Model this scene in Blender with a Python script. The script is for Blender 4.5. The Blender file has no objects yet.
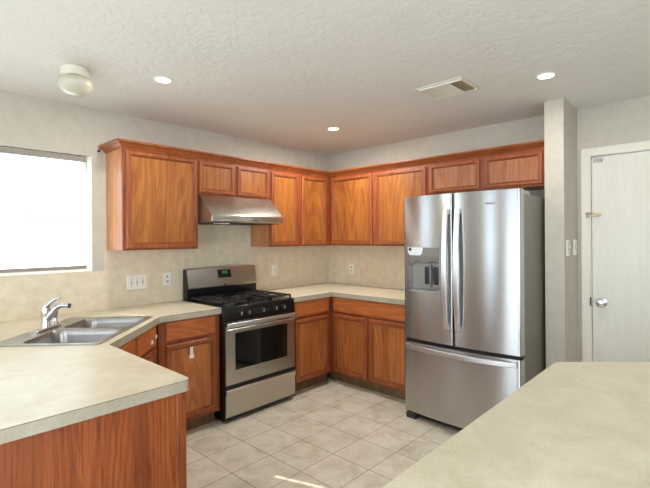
import bpy, bmesh, math, random
from mathutils import Vector, Matrix
from mathutils.geometry import tessellate_polygon
random.seed(4)
PI = math.pi
S = bpy.context.scene
COL = S.collection
CEIL = 2.458

# ------------------------------------------------------------------ camera
cd = bpy.data.cameras.new('camera'); cam = bpy.data.objects.new('camera', cd); COL.objects.link(cam)
cd.sensor_fit = 'HORIZONTAL'; cd.sensor_width = 36.0
cd.lens = 434.5 / 650 * 36.0
cd.shift_y = -(244 - 237.95) / 650
cd.clip_start = 0.05
M = Matrix.Rotation(math.radians(43.04), 4, 'Z') @ Matrix.Rotation(PI / 2, 4, 'X') @ Matrix.Rotation(math.radians(-0.39), 4, 'Z')
cam.matrix_world = Matrix.Translation((3.557, -3.8586, 1.4574)) @ M
S.camera = cam

# ------------------------------------------------------------------ world, sun, daylight, exposure
w = bpy.data.worlds.new('sky'); S.world = w; w.use_nodes = True
bg = w.node_tree.nodes['Background']
bg.inputs['Color'].default_value = (0.74, 0.87, 1.0, 1); bg.inputs['Strength'].default_value = 8.0
S.view_settings.view_transform = 'Standard'; S.view_settings.look = 'None'
S.view_settings.gamma = 1.0; S.view_settings.use_curve_mapping = False
S.view_settings.exposure = -0.48

def sun(direction, energy, colour):
    l = bpy.data.lights.new('sun', 'SUN'); l.energy = energy; l.color = colour; l.angle = 0.009
    o = bpy.data.objects.new('sun', l); COL.objects.link(o)
    o.rotation_euler = Vector(direction).to_track_quat('-Z', 'Y').to_euler()
def area(name, loc, direction, sx, sy, energy, colour):
    l = bpy.data.lights.new(name, 'AREA'); l.shape = 'RECTANGLE'; l.size = sx; l.size_y = sy
    l.energy = energy; l.color = colour
    o = bpy.data.objects.new(name, l); COL.objects.link(o); o.location = loc
    q = Vector(direction).to_track_quat('-Z', 'Y'); o.rotation_euler = q.to_euler()
    return o
sun((1.0, 0.355, -1.055), 11.0, (1.0, 0.96, 0.90))
# daylight lamps outside the windows; living, side and dining ones are made up
area('yard_bounce_sink_window', (-1.10, -3.12, 0.55), (1.1, 0, 1.0), 1.6, 1.0, 42, (0.86, 0.97, 1.0))
area('added_living_fill', (3.9, -6.75, 1.3), (0, 1, 0.1), 2.4, 1.9, 150, (0.76, 0.89, 1.0))
area('added_side_fill', (6.0, -4.0, 1.3), (-1, 0, 0.1), 2.8, 1.8, 80, (0.88, 0.95, 1.0))
area('added_dining_fill', (-0.25, -5.2, 1.45), (1, 0, 0.1), 1.4, 1.4, 30, (0.88, 0.95, 1.0))

# ------------------------------------------------------------------ materials
def lin(c):
    return tuple(((v / 255) / 12.92 if v / 255 <= 0.04045 else ((v / 255 + 0.055) / 1.055) ** 2.4) for v in c) + (1,)
class NT:
    def __init__(s, name):
        s.m = bpy.data.materials.new(name); s.m.use_nodes = True
        s.t = s.m.node_tree; s.b = s.t.nodes['Principled BSDF']
    def n(s, typ, **kw):
        nd = s.t.nodes.new(typ)
        for k, v in kw.items():
            if k.startswith('i_'):
                key = k[2:]; key = int(key) if key.isdigit() else key.replace('_', ' ')
                nd.inputs[key].default_value = v
            else: setattr(nd, k, v)
        return nd
    def l(s, a, b): s.t.links.new(a, b)
    def ramp(s, fac, stops):
        r = s.n('ShaderNodeValToRGB'); e = r.color_ramp.elements
        while len(e) < len(stops): e.new(0.5)
        for k, (p, c) in enumerate(stops): e[k].position = p; e[k].color = c if len(c) == 4 else tuple(c) + (1,)
        s.l(fac, r.inputs[0]); return r.outputs[0]
    def coords(s, scale=(1, 1, 1), rnd=False, loc=(0, 0, 0)):
        tc = s.n('ShaderNodeTexCoord'); out = tc.outputs['Object']
        if rnd:
            oi = s.n('ShaderNodeObjectInfo'); mu = s.n('ShaderNodeVectorMath', operation='SCALE'); mu.inputs[0].default_value = (17, 9, 31)
            s.l(oi.outputs['Random'], mu.inputs['Scale'])
            ad = s.n('ShaderNodeVectorMath', operation='ADD'); s.l(out, ad.inputs[0]); s.l(mu.outputs[0], ad.inputs[1]); out = ad.outputs[0]
        mp = s.n('ShaderNodeMapping'); mp.inputs['Scale'].default_value = scale; mp.inputs['Location'].default_value = loc
        s.l(out, mp.inputs['Vector']); return mp.outputs[0]
    def noise(s, vec, scale, detail=4, rough=0.55, dist=0.0):
        n = s.n('ShaderNodeTexNoise', i_Scale=scale, i_Detail=detail, i_Roughness=rough, i_Distortion=dist); s.l(vec, n.inputs['Vector']); return n.outputs['Fac']
    def mix(s, fac, a, b, mode='MIX'):
        m = s.n('ShaderNodeMix', data_type='RGBA', blend_type=mode)
        for sock, v in ((m.inputs[0], fac), (m.inputs[6], a), (m.inputs[7], b)):
            if hasattr(v, 'links'): s.l(v, sock)
            else: sock.default_value = v
        return m.outputs[2]
    def bump(s, h, strength, dist):
        b = s.n('ShaderNodeBump', i_Strength=strength, i_Distance=dist); s.l(h, b.inputs['Height']); s.l(b.outputs[0], s.b.inputs['Normal'])
    def set(s, **kw):
        for k, v in kw.items(): s.b.inputs[k.replace('_', ' ')].default_value = v
        return s

def plain(name, col, rough=0.5, metal=0.0, **kw):
    t = NT(name)
    n = t.noise(t.coords(), 30, 2)
    c = lin(col); c2 = tuple(v * 0.93 for v in c[:3]) + (1,)
    t.l(t.mix(n, c, c2), t.b.inputs['Base Color']); t.set(Roughness=rough, Metallic=metal, **kw)
    return t.m

def wood(name, dark, mid, light, axis='Z', rough=0.38, figure=0.5, spec=0.5, pore=0.6):
    t = NT(name)
    def sc(a, b): return (a, a, b) if axis == 'Z' else ((b, a, a) if axis == 'X' else (a, b, a))
    v = t.coords(sc(1, 0.10), rnd=True)
    warp = t.noise(v, 2.2, 2, 0.5)
    n1 = t.noise(v, 5, 6, 0.62, 0.8)
    base = t.ramp(n1, [(0.25, lin(dark)), (0.5, lin(mid)), (0.78, lin(light))])
    # cathedral figure: contour lines of a slow, stretched noise
    mul = t.n('ShaderNodeMath', operation='MULTIPLY', i_1=190.0); t.l(warp, mul.inputs[0])
    sn = t.n('ShaderNodeMath', operation='SINE'); t.l(mul.outputs[0], sn.inputs[0])
    fig = t.ramp(sn.outputs[0], [(0.0, (0.70, 0.61, 0.53)), (0.22, (1, 1, 1)), (1, (1.0, 1.0, 1.0))])
    c = t.mix(figure, base, t.mix(1.0, base, fig, 'MULTIPLY'))
    v2 = t.coords(sc(1, 0.04), rnd=True)
    n2 = t.noise(v2, 120, 3, 0.75)
    por = t.ramp(n2, [(0.36, (0.50, 0.40, 0.33)), (0.52, (1, 1, 1))])
    c = t.mix(pore, c, t.mix(1.0, c, por, 'MULTIPLY'))
    t.l(c, t.b.inputs['Base Color']); t.set(Roughness=rough); t.b.inputs['Specular IOR Level'].default_value = spec
    t.bump(n2, 0.08, 0.001)
    return t.m

M_ = {}
FR = ((132, 68, 32), (158, 86, 44), (174, 102, 54))
M_['oak_frame'] = wood('oak_frame', *FR)
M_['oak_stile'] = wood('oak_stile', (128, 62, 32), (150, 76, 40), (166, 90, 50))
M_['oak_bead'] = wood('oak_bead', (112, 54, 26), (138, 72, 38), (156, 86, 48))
M_['oak_rail'] = wood('oak_rail', *FR, axis='X')
M_['oak_panel'] = wood('oak_panel', (140, 80, 34), (166, 101, 46), (182, 117, 56), figure=0.65)
M_['oak_base_panel'] = wood('oak_base_panel', (158, 90, 44), (184, 112, 58), (202, 130, 72), figure=0.65)
M_['oak_panel_pink'] = wood('oak_panel_pink', (146, 86, 52), (168, 106, 68), (182, 120, 80), figure=0.5)
M_['oak_drawer'] = wood('oak_drawer', (164, 88, 42), (190, 108, 56), (206, 124, 68), axis='X')
M_['oak_side'] = wood('oak_side', (196, 128, 82), (210, 144, 96), (222, 158, 110), figure=0.3)
M_['oak_end'] = wood('oak_end', (132, 66, 32), (162, 86, 42), (184, 106, 56), figure=0.6, rough=0.45, pore=0.8)
M_['oak_dark'] = wood('oak_dark', (116, 56, 28), (138, 70, 38), (156, 84, 48), figure=0.2)
M_['kick'] = wood('kick', (104, 80, 54), (122, 96, 66), (138, 112, 80), figure=0.1, rough=0.6)
M_['door_white'] = wood('door_white', (214, 209, 196), (222, 218, 206), (228, 225, 214), figure=0.06, rough=0.45, pore=0.07)

def wall_mat(name, col, col2, bscale=55, bs=0.25, bd=0.004):
    t = NT(name); v = t.coords()
    n = t.noise(v, 14, 5, 0.6); n2 = t.noise(v, bscale, 4, 0.6)
    c = t.mix(t.ramp(n, [(0.35, (0, 0, 0)), (0.65, (1, 1, 1))]), lin(col), lin(col2))
    t.l(c, t.b.inputs['Base Color']); t.set(Roughness=0.75); t.b.inputs['Specular IOR Level'].default_value = 0.25
    t.bump(n2, bs, bd); return t.m
M_['wall'] = wall_mat('wall', (196, 189, 175), (189, 181, 166))
M_['seam'] = plain('seam', (96, 82, 64), 0.6)
M_['wall_bright'] = wall_mat('wall_bright', (222, 209, 184), (210, 196, 169), 90, 0.1, 0.002)  # wall paint again, with the brighter light put into its colour
M_['trim'] = plain('trim', (226, 220, 205), 0.45)
t = NT('ceiling'); v = t.coords()
vo = t.noise(v, 17, 6, 0.6, 0.9)
h = t.ramp(vo, [(0.42, (0, 0, 0)), (0.56, (1, 1, 1))])
t.l(t.mix(t.noise(v, 3, 3), lin((228, 226, 220)), lin((222, 219, 212))), t.b.inputs['Base Color']); t.set(Roughness=0.85)
t.b.inputs['Specular IOR Level'].default_value = 0.2
t.bump(h, 0.26, 0.005); M_['ceiling'] = t.m

# floor tiles
t = NT('floor_tile'); v = t.coords(loc=(-0.9858 + 0.3012 * 10, 1.0821 + 0.3012 * 40, 0))
br = t.n('ShaderNodeTexBrick', offset=0.0, squash=1.0, i_Scale=1.0, i_Mortar_Size=0.0024, i_Mortar_Smooth=0.3, i_Bias=0.0, i_Brick_Width=0.3012, i_Row_Height=0.3012)
br.inputs['Color1'].default_value = (0, 0, 0, 1); br.inputs['Color2'].default_value = (1, 1, 1, 1); br.inputs['Mortar'].default_value = (0.5, 0.5, 0.5, 1)
t.l(v, br.inputs['Vector'])
n = t.noise(v, 7, 6, 0.65, 0.6)
tile = t.ramp(n, [(0.3, lin((190, 181, 163))), (0.5, lin((208, 200, 183))), (0.7, lin((219, 213, 199)))])
tv = t.mix(0.12, tile, br.outputs['Color'], 'SOFT_LIGHT')
col = t.mix(br.outputs['Fac'], tv, lin((92, 74, 54)))
t.l(col, t.b.inputs['Base Color'])
rr = t.n('ShaderNodeMapRange', i_3=0.16, i_4=0.7); t.l(br.outputs['Fac'], rr.inputs[0]); t.l(rr.outputs[0], t.b.inputs['Roughness'])
inv = t.n('ShaderNodeMath', operation='SUBTRACT', i_0=1.0); t.l(br.outputs['Fac'], inv.inputs[1])
t.bump(inv.outputs[0], 0.4, 0.002); M_['floor'] = t.m

# laminate worktop
def laminate(name, a, b, c, rough=0.32):
    t = NT(name); v = t.coords((1, 1, 1))
    n = t.noise(v, 6, 7, 0.68, 0.7); n2 = t.noise(v, 160, 2, 0.6)
    col = t.ramp(n, [(0.32, lin(a)), (0.5, lin(b)), (0.68, lin(c))])
    col = t.mix(0.10, col, t.ramp(n2, [(0.4, (0, 0, 0)), (0.6, (1, 1, 1))]), 'SOFT_LIGHT')
    t.l(col, t.b.inputs['Base Color']); t.set(Roughness=rough); return t.m
M_['laminate'] = laminate('laminate', (203, 191, 163), (212, 201, 175), (221, 212, 189))
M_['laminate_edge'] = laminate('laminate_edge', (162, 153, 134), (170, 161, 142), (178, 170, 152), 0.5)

def steel(name, col, rough, brush=None, aniso=0.0, bs=0.06, rot=0.0):
    t = NT(name)
    if brush:
        v = t.coords(brush); n = t.noise(v, 40, 3, 0.6)
        t.l(t.mix(n, lin(col), tuple(x * 0.9 for x in lin(col)[:3]) + (1,)), t.b.inputs['Base Color'])
        mr = t.n('ShaderNodeMapRange', i_3=rough * 0.8, i_4=rough * 1.25); t.l(n, mr.inputs[0]); t.l(mr.outputs[0], t.b.inputs['Roughness'])
        if bs: t.bump(n, bs, 0.001)
    else:
        t.set(Roughness=rough); t.b.inputs['Base Color'].default_value = lin(col)
    t.set(Metallic=1.0)
    if aniso:
        t.b.inputs['Anisotropic'].default_value = aniso; t.b.inputs['Anisotropic Rotation'].default_value = rot
        tg = t.n('ShaderNodeTangent', direction_type='RADIAL', axis='Z'); t.l(tg.outputs[0], t.b.inputs['Tangent'])
    return t.m
M_['fridge_steel'] = steel('fridge_steel', (196, 196, 196), 0.235, (1, 1, 3), aniso=0.97, rot=0.25, bs=0)
M_['steel'] = steel('steel', (196, 190, 180), 0.30, (0.6, 1, 26), bs=0.04)
M_['steel_hood'] = steel('steel_hood', (190, 186, 176), 0.28, (1.5, 8, 8), bs=0.10)
M_['steel_sink'] = steel('steel_sink', (164, 160, 156), 0.30)
M_['steel_bright'] = steel('steel_bright', (222, 222, 222), 0.34)
M_['chrome'] = steel('chrome', (205, 205, 208), 0.14)
M_['brass'] = steel('brass', (196, 180, 146), 0.35)
M_['black_enamel'] = plain('black_enamel', (9, 9, 10), 0.28)
M_['black_matte'] = plain('black_matte', (13, 13, 14), 0.55)
M_['cast_iron'] = plain('cast_iron', (20, 20, 21), 0.6)
M_['oven_glass'] = plain('oven_glass', (18, 19, 17), 0.06)
M_['fridge_side'] = plain('fridge_side', (122, 118, 108), 0.42)
M_['grey_plastic'] = plain('grey_plastic', (150, 150, 148), 0.35)
M_['dark_plastic'] = plain('dark_plastic', (48, 50, 54), 0.4)
M_['recess_grey'] = plain('recess_grey', (150, 148, 142), 0.35, 0.3)
M_['white_plastic'] = plain('white_plastic', (236, 232, 220), 0.35)
M_['slot'] = plain('slot', (90, 82, 72), 0.5)
M_['vent_paint'] = plain('vent_paint', (222, 216, 198), 0.5)
M_['blind_rail'] = plain('blind_rail', (150, 141, 128), 0.5)
M_['vent_tan'] = plain('vent_tan', (150, 134, 104), 0.6)
M_['vent_dark'] = plain('vent_dark', (70, 60, 46), 0.8)
M_['globe'] = plain('globe', (198, 191, 172), 0.12)
M_['dark_hook'] = plain('dark_hook', (40, 34, 30), 0.4)
def emis(name, col, s):
    t = NT(name); t.b.inputs['Base Color'].default_value = lin(col)
    t.b.inputs['Emission Color'].default_value = lin(col); t.b.inputs['Emission Strength'].default_value = s; return t.m
M_['lamp_lens'] = emis('lamp_lens', (255, 244, 224), 9.0)
M_['green_led'] = emis('green_led', (60, 170, 90), 0.5)
t = NT('glass'); t.set(Roughness=0.0, IOR=1.45, Transmission_Weight=1.0)
tr = t.n('ShaderNodeBsdfTransparent'); mx = t.n('ShaderNodeMixShader'); pass
gl = t.n('ShaderNodeBsdfGlossy', i_Roughness=0.0)
mx.inputs[0].default_value = 0.05; t.l(tr.outputs[0], mx.inputs[1]); t.l(gl.outputs[0], mx.inputs[2])
t.l(mx.outputs[0], t.t.nodes['Material Output'].inputs['Surface']); M_['glass'] = t.m
t = NT('blind_slat'); df = t.n('ShaderNodeBsdfDiffuse', i_Color=(0.62, 0.64, 0.65, 1)); tl = t.n('ShaderNodeBsdfTranslucent', i_Color=(0.85, 0.85, 0.82, 1))
mx = t.n('ShaderNodeMixShader', i_0=0.22); t.l(df.outputs[0], mx.inputs[1]); t.l(tl.outputs[0], mx.inputs[2])
t.l(mx.outputs[0], t.t.nodes['Material Output'].inputs['Surface']); M_['blind'] = t.m
t = NT('clear_plastic'); tr = t.n('ShaderNodeBsdfTransparent', i_Color=(0.97, 0.97, 0.98, 1)); gl = t.n('ShaderNodeBsdfDiffuse', i_Color=(0.75, 0.77, 0.8, 1))
mx = t.n('ShaderNodeMixShader', i_0=0.15); t.l(tr.outputs[0], mx.inputs[1]); t.l(gl.outputs[0], mx.inputs[2])
t.l(mx.outputs[0], t.t.nodes['Material Output'].inputs['Surface']); M_['clear'] = t.m

# ------------------------------------------------------------------ mesh helpers
class MB:
    def __init__(s): s.bm = bmesh.new()
    def face(s, vs):
        try: return s.bm.faces.new(vs)
        except ValueError: return None
    def box(s, x0, x1, y0, y1, z0, z1):
        if x0 > x1: x0, x1 = x1, x0
        if y0 > y1: y0, y1 = y1, y0
        if z0 > z1: z0, z1 = z1, z0
        v = [s.bm.verts.new(p) for p in ((x0, y0, z0), (x1, y0, z0), (x1, y1, z0), (x0, y1, z0), (x0, y0, z1), (x1, y0, z1), (x1, y1, z1), (x0, y1, z1))]
        for f in ((0, 3, 2, 1), (4, 5, 6, 7), (0, 1, 5, 4), (1, 2, 6, 5), (2, 3, 7, 6), (3, 0, 4, 7)): s.face([v[i] for i in f])
        return s
    def prism(s, poly, a0, a1, axis='z', holes=()):
        def P(p, a):
            if axis == 'z': return (p[0], p[1], a)
            if axis == 'x': return (a, p[0], p[1])
            return (p[0], a, p[1])
        loops = [list(poly)] + [list(h) for h in holes]
        tri = tessellate_polygon([[Vector((p[0], p[1], 0)) for p in l] for l in loops])
        flat = [p for l in loops for p in l]
        lo = [s.bm.verts.new(P(p, a0)) for p in flat]; hi = [s.bm.verts.new(P(p, a1)) for p in flat]
        for f in tri: s.face([lo[i] for i in f]); s.face([hi[i] for i in reversed(f)])
        k = 0
        for l in loops:
            n = len(l)
            for i in range(n):
                a, b = k + i, k + (i + 1) % n; s.face([lo[a], lo[b], hi[b], hi[a]])
            k += n
        return s
    def loft(s, rings, caps=(True, True), closed=True):
        R = [[s.bm.verts.new(p) for p in r] for r in rings]
        n = len(R[0])
        for a, b in zip(R, R[1:]):
            for i in range(n if closed else n - 1): s.face([a[i], a[(i + 1) % n], b[(i + 1) % n], b[i]])
        if caps[0]: s.face(list(reversed(R[0])))
        if caps[1]: s.face(R[-1])
        return s
    def tube(s, pts, r, n=12):
        pts = [Vector(p) for p in pts]; rs = r if isinstance(r, (list, tuple)) else [r] * len(pts)
        rings = []; up = None
        for i, p in enumerate(pts):
            d = (pts[min(i + 1, len(pts) - 1)] - pts[max(i - 1, 0)]).normalized()
            if up is None: up = Vector((0, 0, 1)) if abs(d.z) < 0.9 else Vector((1, 0, 0))
            a = d.cross(up).normalized(); up = a.cross(d).normalized()
            rings.append([p + (a * math.cos(2 * PI * k / n) + up * math.sin(2 * PI * k / n)) * rs[i] for k in range(n)])
        return s.loft(rings)
    def lathe(s, prof, c=(0, 0, 0), axis='z', n=32, caps=(True, True)):
        rings = []
        for r, a in prof:
            ring = []
            for k in range(n):
                u, v = r * math.cos(2 * PI * k / n), r * math.sin(2 * PI * k / n)
                q = (u, v, a) if axis == 'z' else ((a, u, v) if axis == 'x' else (v, a, u))
                ring.append((c[0] + q[0], c[1] + q[1], c[2] + q[2]))
            rings.append(ring)
        return s.loft(rings, caps)
    def build(s, name, mat, parent=None, smooth=False, bevel=0, seg=2, angle=40):
        bmesh.ops.recalc_face_normals(s.bm, faces=s.bm.faces[:])
        me = bpy.data.meshes.new(name); s.bm.to_mesh(me); s.bm.free()
        me.materials.append(M_[mat] if isinstance(mat, str) else mat)
        o = bpy.data.objects.new(name, me); COL.objects.link(o)
        if parent is not None: o.parent = parent
        if bevel:
            b = o.modifiers.new('bevel', 'BEVEL'); b.width = bevel; b.segments = seg; b.limit_method = 'ANGLE'; b.angle_limit = math.radians(35)
            b.harden_normals = False
        if smooth or bevel:
            me.shade_smooth() if hasattr(me, 'shade_smooth') else None
            try: me.set_sharp_from_angle(angle=math.radians(angle))
            except Exception: pass
        return o
def thing(name, label, cat, loc=(0, 0, 0), rz=0.0, group=None):
    o = bpy.data.objects.new(name, None); COL.objects.link(o); o.empty_display_size = 0.1
    o.location = loc; o.rotation_euler = (0, 0, rz); o['label'] = label; o['category'] = cat
    if group: o['group'] = group
    return o
def tag(o, label, cat, group=None):
    o['label'] = label; o['category'] = cat
    if group: o['group'] = group
    return o
def struct(o, label=None):
    o['kind'] = 'structure'
    if label: o['label'] = label
    return o
def box(name, mat, parent, x0, x1, y0, y1, z0, z1, bevel=0):
    return MB().box(x0, x1, y0, y1, z0, z1).build(name, mat, parent, bevel=bevel)
def rrect(x0, x1, y0, y1, r, n=6):
    pts = []
    for cx, cy, a in ((x1 - r, y1 - r, 0), (x0 + r, y1 - r, 90), (x0 + r, y0 + r, 180), (x1 - r, y0 + r, 270)):
        for k in range(n + 1):
            t_ = math.radians(a + 90 * k / n); pts.append((cx + r * math.cos(t_), cy + r * math.sin(t_)))
    return pts
def round_poly(pts, radii, n=8):
    out = []; N = len(pts)
    for i, p in enumerate(pts):
        r = radii[i]
        if r == 0: out.append(tuple(p)); continue
        p = Vector(p); a = (Vector(pts[i - 1]) - p).normalized(); b = (Vector(pts[(i + 1) % N]) - p).normalized()
        ang = a.angle(b); d = r / math.tan(ang / 2); c = p + (a + b).normalized() * (r / math.sin(ang / 2))
        s0 = p + a * d - c; s1 = p + b * d - c
        a0 = math.atan2(s0.y, s0.x); a1 = math.atan2(s1.y, s1.x); da = (a1 - a0 + PI) % (2 * PI) - PI
        for k in range(n + 1):
            t_ = a0 + da * k / n; out.append((c.x + r * math.cos(t_), c.y + r * math.sin(t_)))
    return out

# ------------------------------------------------------------------ the room
XR, YB = 5.7, -6.5          # right wall, wall behind the camera
struct(MB().box(-0.15, XR + 0.15, YB - 0.15, 0.15, -0.12, 0).build('floor', 'floor'))
struct(MB().box(-0.15, XR + 0.15, YB - 0.15, 0.15, CEIL, CEIL + 0.15).build('ceiling', 'ceiling'))
WIN = (-3.60, -2.65, 1.215, 2.09)
def wall_holes(name, axis, a0, a1, lo, hi, holes):
    m = MB()
    pts = [(lo, 0), (hi, 0), (hi, CEIL), (lo, CEIL)]
    hs = [[(h[0], h[2]), (h[1], h[2]), (h[1], h[3]), (h[0], h[3])] for h in holes]
    m.prism(pts, a0, a1, axis, hs)
    return struct(m.build(name, 'wall'))
wall_holes('wall_left', 'x', -0.15, 0, YB, 0, [WIN, (-5.9, -4.6, 0.9, 2.09)])
SIDEL = (0.72, 1.24, 0.10, 2.05); PATIO = (1.60, 2.45, 0.02, 2.05)  # unseen openings, shaped for the stripes reflected in the fridge
wall_holes('wall_front', 'y', YB - 0.15, YB, -0.15, XR + 0.15, [SIDEL, PATIO, (2.9, 4.9, 0.5, 2.09)])
wall_holes('wall_right', 'x', XR, XR + 0.15, YB, 0, [(-5.2, -2.8, 0.5, 2.09)])
DX0, DX1, DZ = 2.771, 3.585, 2.068
wall_holes('wall_back', 'y', 0, 0.15, -0.15, XR + 0.15, [(DX0 - 0.012, DX1 + 0.012, 0.001, DZ + 0.012)])
struct(box('wall_stub', 'wall', None, 2.547, 2.677, -0.38, 0.0, 0, CEIL))
# baseboards where the photo could show them
struct(box('baseboard_back', 'trim', None, DX1 + 0.07, XR, -0.014, 0, 0, 0.09, 0.003))
struct(box('baseboard_stub', 'trim', None, 2.677, 2.69, -0.39, 0, 0, 0.09, 0.003))
struct(box('baseboard_right', 'trim', None, XR - 0.014, XR, YB, -0.014, 0, 0.09, 0.003))

def window(name, wall, lo, hi, z0, z1, panes=1, meeting=True, fw=0.03, sub='glass'):
    """wall: ('x', plane, inward sign) ; frame sits in the outer half of the opening"""
    ax, pl, sg = wall
    def bx(m, a0, a1, d0, d1, b0, b1):
        p0, p1 = pl - sg * d0, pl - sg * d1
        if ax == 'x': m.box(p0, p1, a0, a1, b0, b1)
        else: m.box(a0, a1, p0, p1, b0, b1)
    f = MB()
    bx(f, lo, lo + fw, .085, .135, z0, z1); bx(f, hi - fw, hi, .085, .135, z0, z1)
    bx(f, lo + fw, hi - fw, .085, .135, z0, z0 + fw); bx(f, lo + fw, hi - fw, .085, .135, z1 - fw, z1)
    zm = (z0 + z1) / 2 - 0.03
    if meeting: bx(f, lo + fw, hi - fw, .09, .13, zm - 0.030, zm + 0.030)
    for k in range(1, panes):
        c = lo + (hi - lo) * k / panes; bx(f, c - 0.03, c + 0.03, .09, .13, z0 + fw, z1 - fw)
    o = struct(f.build(name, 'trim'))
    g = MB(); bx(g, lo + fw, hi - fw, .108, .112, z0 + fw, z1 - fw); g.build('window_pane', 'glass', o)
    return o
window('window_1', ('x', 0.0, 1), *WIN)
window('added_window_2', ('x', 0.0, 1), -5.9, -4.6, 0.9, 2.09)  # unseen dining window, made up to let daylight in
window('window_3', ('y', YB, 1), *PATIO, meeting=False, fw=0.06)
window('window_6', ('y', YB, 1), *SIDEL, meeting=False, fw=0.04)
window('added_window_4', ('y', YB, 1), 2.9, 4.9, 0.5, 2.09)  # unseen living window, added to carry daylight into the kitchen
window('added_window_5', ('x', XR, -1), -5.2, -2.8, 0.5, 2.09)  # unseen side window, added for its daylight
# white reveal board round the kitchen window
m = MB(); y0, y1, z0, z1 = WIN
m.box(-0.084, 0.004, y0, y1, z0, z0 + 0.006); m.box(-0.084, 0.002, y1 - 0.004, y1, z0, z1); m.box(-0.084, 0.002, y0, y0 + 0.004, z0, z1)
struct(m.build('trim_1', 'white_plastic'))

# blinds
bl = thing('window_blind', 'white horizontal slat blind lowered over the bright window above the sink', 'blind', (-0.03, -3.14, 0))
BY0, BY1 = -0.425, 0.455
box('headrail', 'blind_rail', bl, -0.02, 0.024, BY0, BY1, 2.045, 2.083, 0.003)
box('bottom_rail', 'blind_rail', bl, -0.016, 0.016, BY0, BY1, 1.236, 1.262, 0.004)
m = MB(); zz = 1.276; th = math.radians(14)
while zz < 2.04:
    c, s_ = 0.0125 * math.cos(th), 0.0125 * math.sin(th)
    m.loft([[(-c, y, zz - s_), (0.0015, y, zz + 0.001), (c, y, zz + s_)] for y in (BY0, BY1)], (False, False), closed=False)
    zz += 0.0205
m.build('slats', 'blind', bl)
for yy in (-0.25, 0.28):
    MB().tube([(0.0, yy, 1.25), (0.0, yy, 2.05)], 0.0012, 6).build('ladder_cord', 'white_plastic', bl)
MB().tube([(0.028, 0.40, 2.05), (0.03, 0.402, 1.62)], 0.004, 8).build('tilt_wand', 'clear', bl)

# wall hook beside the cabinet
h = thing('wall_hook', 'small dark metal hook on the wall between window and cabinet top', 'hook', (0, -2.60, 2.138))
MB().lathe([(0.010, 0), (0.010, 0.006), (0.004, 0.008)], axis='x', n=16).build('base_plate', 'dark_hook', h)
MB().tube([(0.006, 0, 0), (0.03, 0.0, -0.004), (0.036, 0, 0.006), (0.036, 0, 0.016)], 0.004, 8).build('hook_arm', 'dark_hook', h)

# entry door
dr = MB(); dr.box(DX0, DX1, 0.02, 0.06, 0.008, DZ)
d1 = struct(dr.build('door_1', 'door_white', bevel=0.002))
kn = MB().lathe([(0.034, 0.0), (0.034, -0.006), (0.014, -0.010), (0.012, -0.03), (0.026, -0.038), (0.031, -0.052), (0.026, -0.066), (0.0, -0.07)], (2.832, 0.02, 0.948), 'y', 28, (True, False)).build('door_knob', 'chrome', d1, smooth=True)
m = MB(); cw = 0.062
m.box(DX0 - 0.012, DX0 - 0.003, 0.0, 0.12, 0, DZ + 0.004); m.box(DX1 + 0.003, DX1 + 0.012, 0, 0.12, 0, DZ + 0.004); m.box(DX0 - 0.012, DX1 + 0.012, 0, 0.12, DZ + 0.004, DZ + 0.012)
xo0, xo1, zo = DX0 - 0.008 - cw, DX1 + 0.008 + cw, DZ + 0.008 + cw
pf = [(0, 0.0), (0, -0.010), (0.012, -0.013), (0.030, -0.018), (0.055, -0.020), (cw, -0.016), (cw, 0.0)]
rings = []
for px, pz, ox, oz in ((DX0 - 0.008, 0, -1, 0), (DX0 - 0.008, DZ + 0.008, -1, 1), (DX1 + 0.008, DZ + 0.008, 1, 1), (DX1 + 0.008, 0, 1, 0)):
    rings.append([(px + ox * a, b, pz + oz * a) for a, b in pf])
m.loft(rings)
cas = struct(m.build('trim_2', 'trim', smooth=True, angle=20))
box('door_strike', 'dark_hook', cas, DX0 - 0.012, DX0 - 0.004, -0.014, 0.0, 0.92, 0.985)
# flip latch on the jamb (brass) and the small clear sensor at the head
g = thing('flip_latch', 'brass swing-bar privacy latch bridging door frame and white door', 'latch', (2.77, -0.018, 1.62))
m = MB(); m.box(-0.032, -0.010, -0.006, 0.0, -0.022, 0.022); m.build('jamb_plate', 'brass', g, bevel=0.002)
m = MB(); m.tube([(-0.022, -0.010, -0.016), (-0.022, -0.022, 0.0), (-0.022, -0.010, 0.016)], 0.004, 8); m.build('hinge_pin', 'brass', g, smooth=True)
m = MB(); m.tube([(-0.022, -0.014, 0.010), (0.03, -0.02, 0.012), (0.068, -0.02, 0.009), (0.074, -0.02, 0.0), (0.068, -0.02, -0.009), (0.03, -0.02, -0.012), (-0.022, -0.014, -0.010)], 0.0035, 8); m.build('swing_bar', 'brass', g, smooth=True)
m = MB(); m.box(0.012, 0.045, 0.031, 0.038, -0.012, 0.012); m.tube([(0.03, 0.034, 0), (0.03, -0.022, 0)], 0.005, 8); m.build('door_stud', 'brass', g, smooth=True)
box('hold_clip', 'clear', None, 2.784, 2.848, 0.004, 0.02, 2.022, 2.058, 0.004)
tag(bpy.data.objects['hold_clip'], 'clear plastic stop clip at the top left corner of the white door', 'clip')

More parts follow.
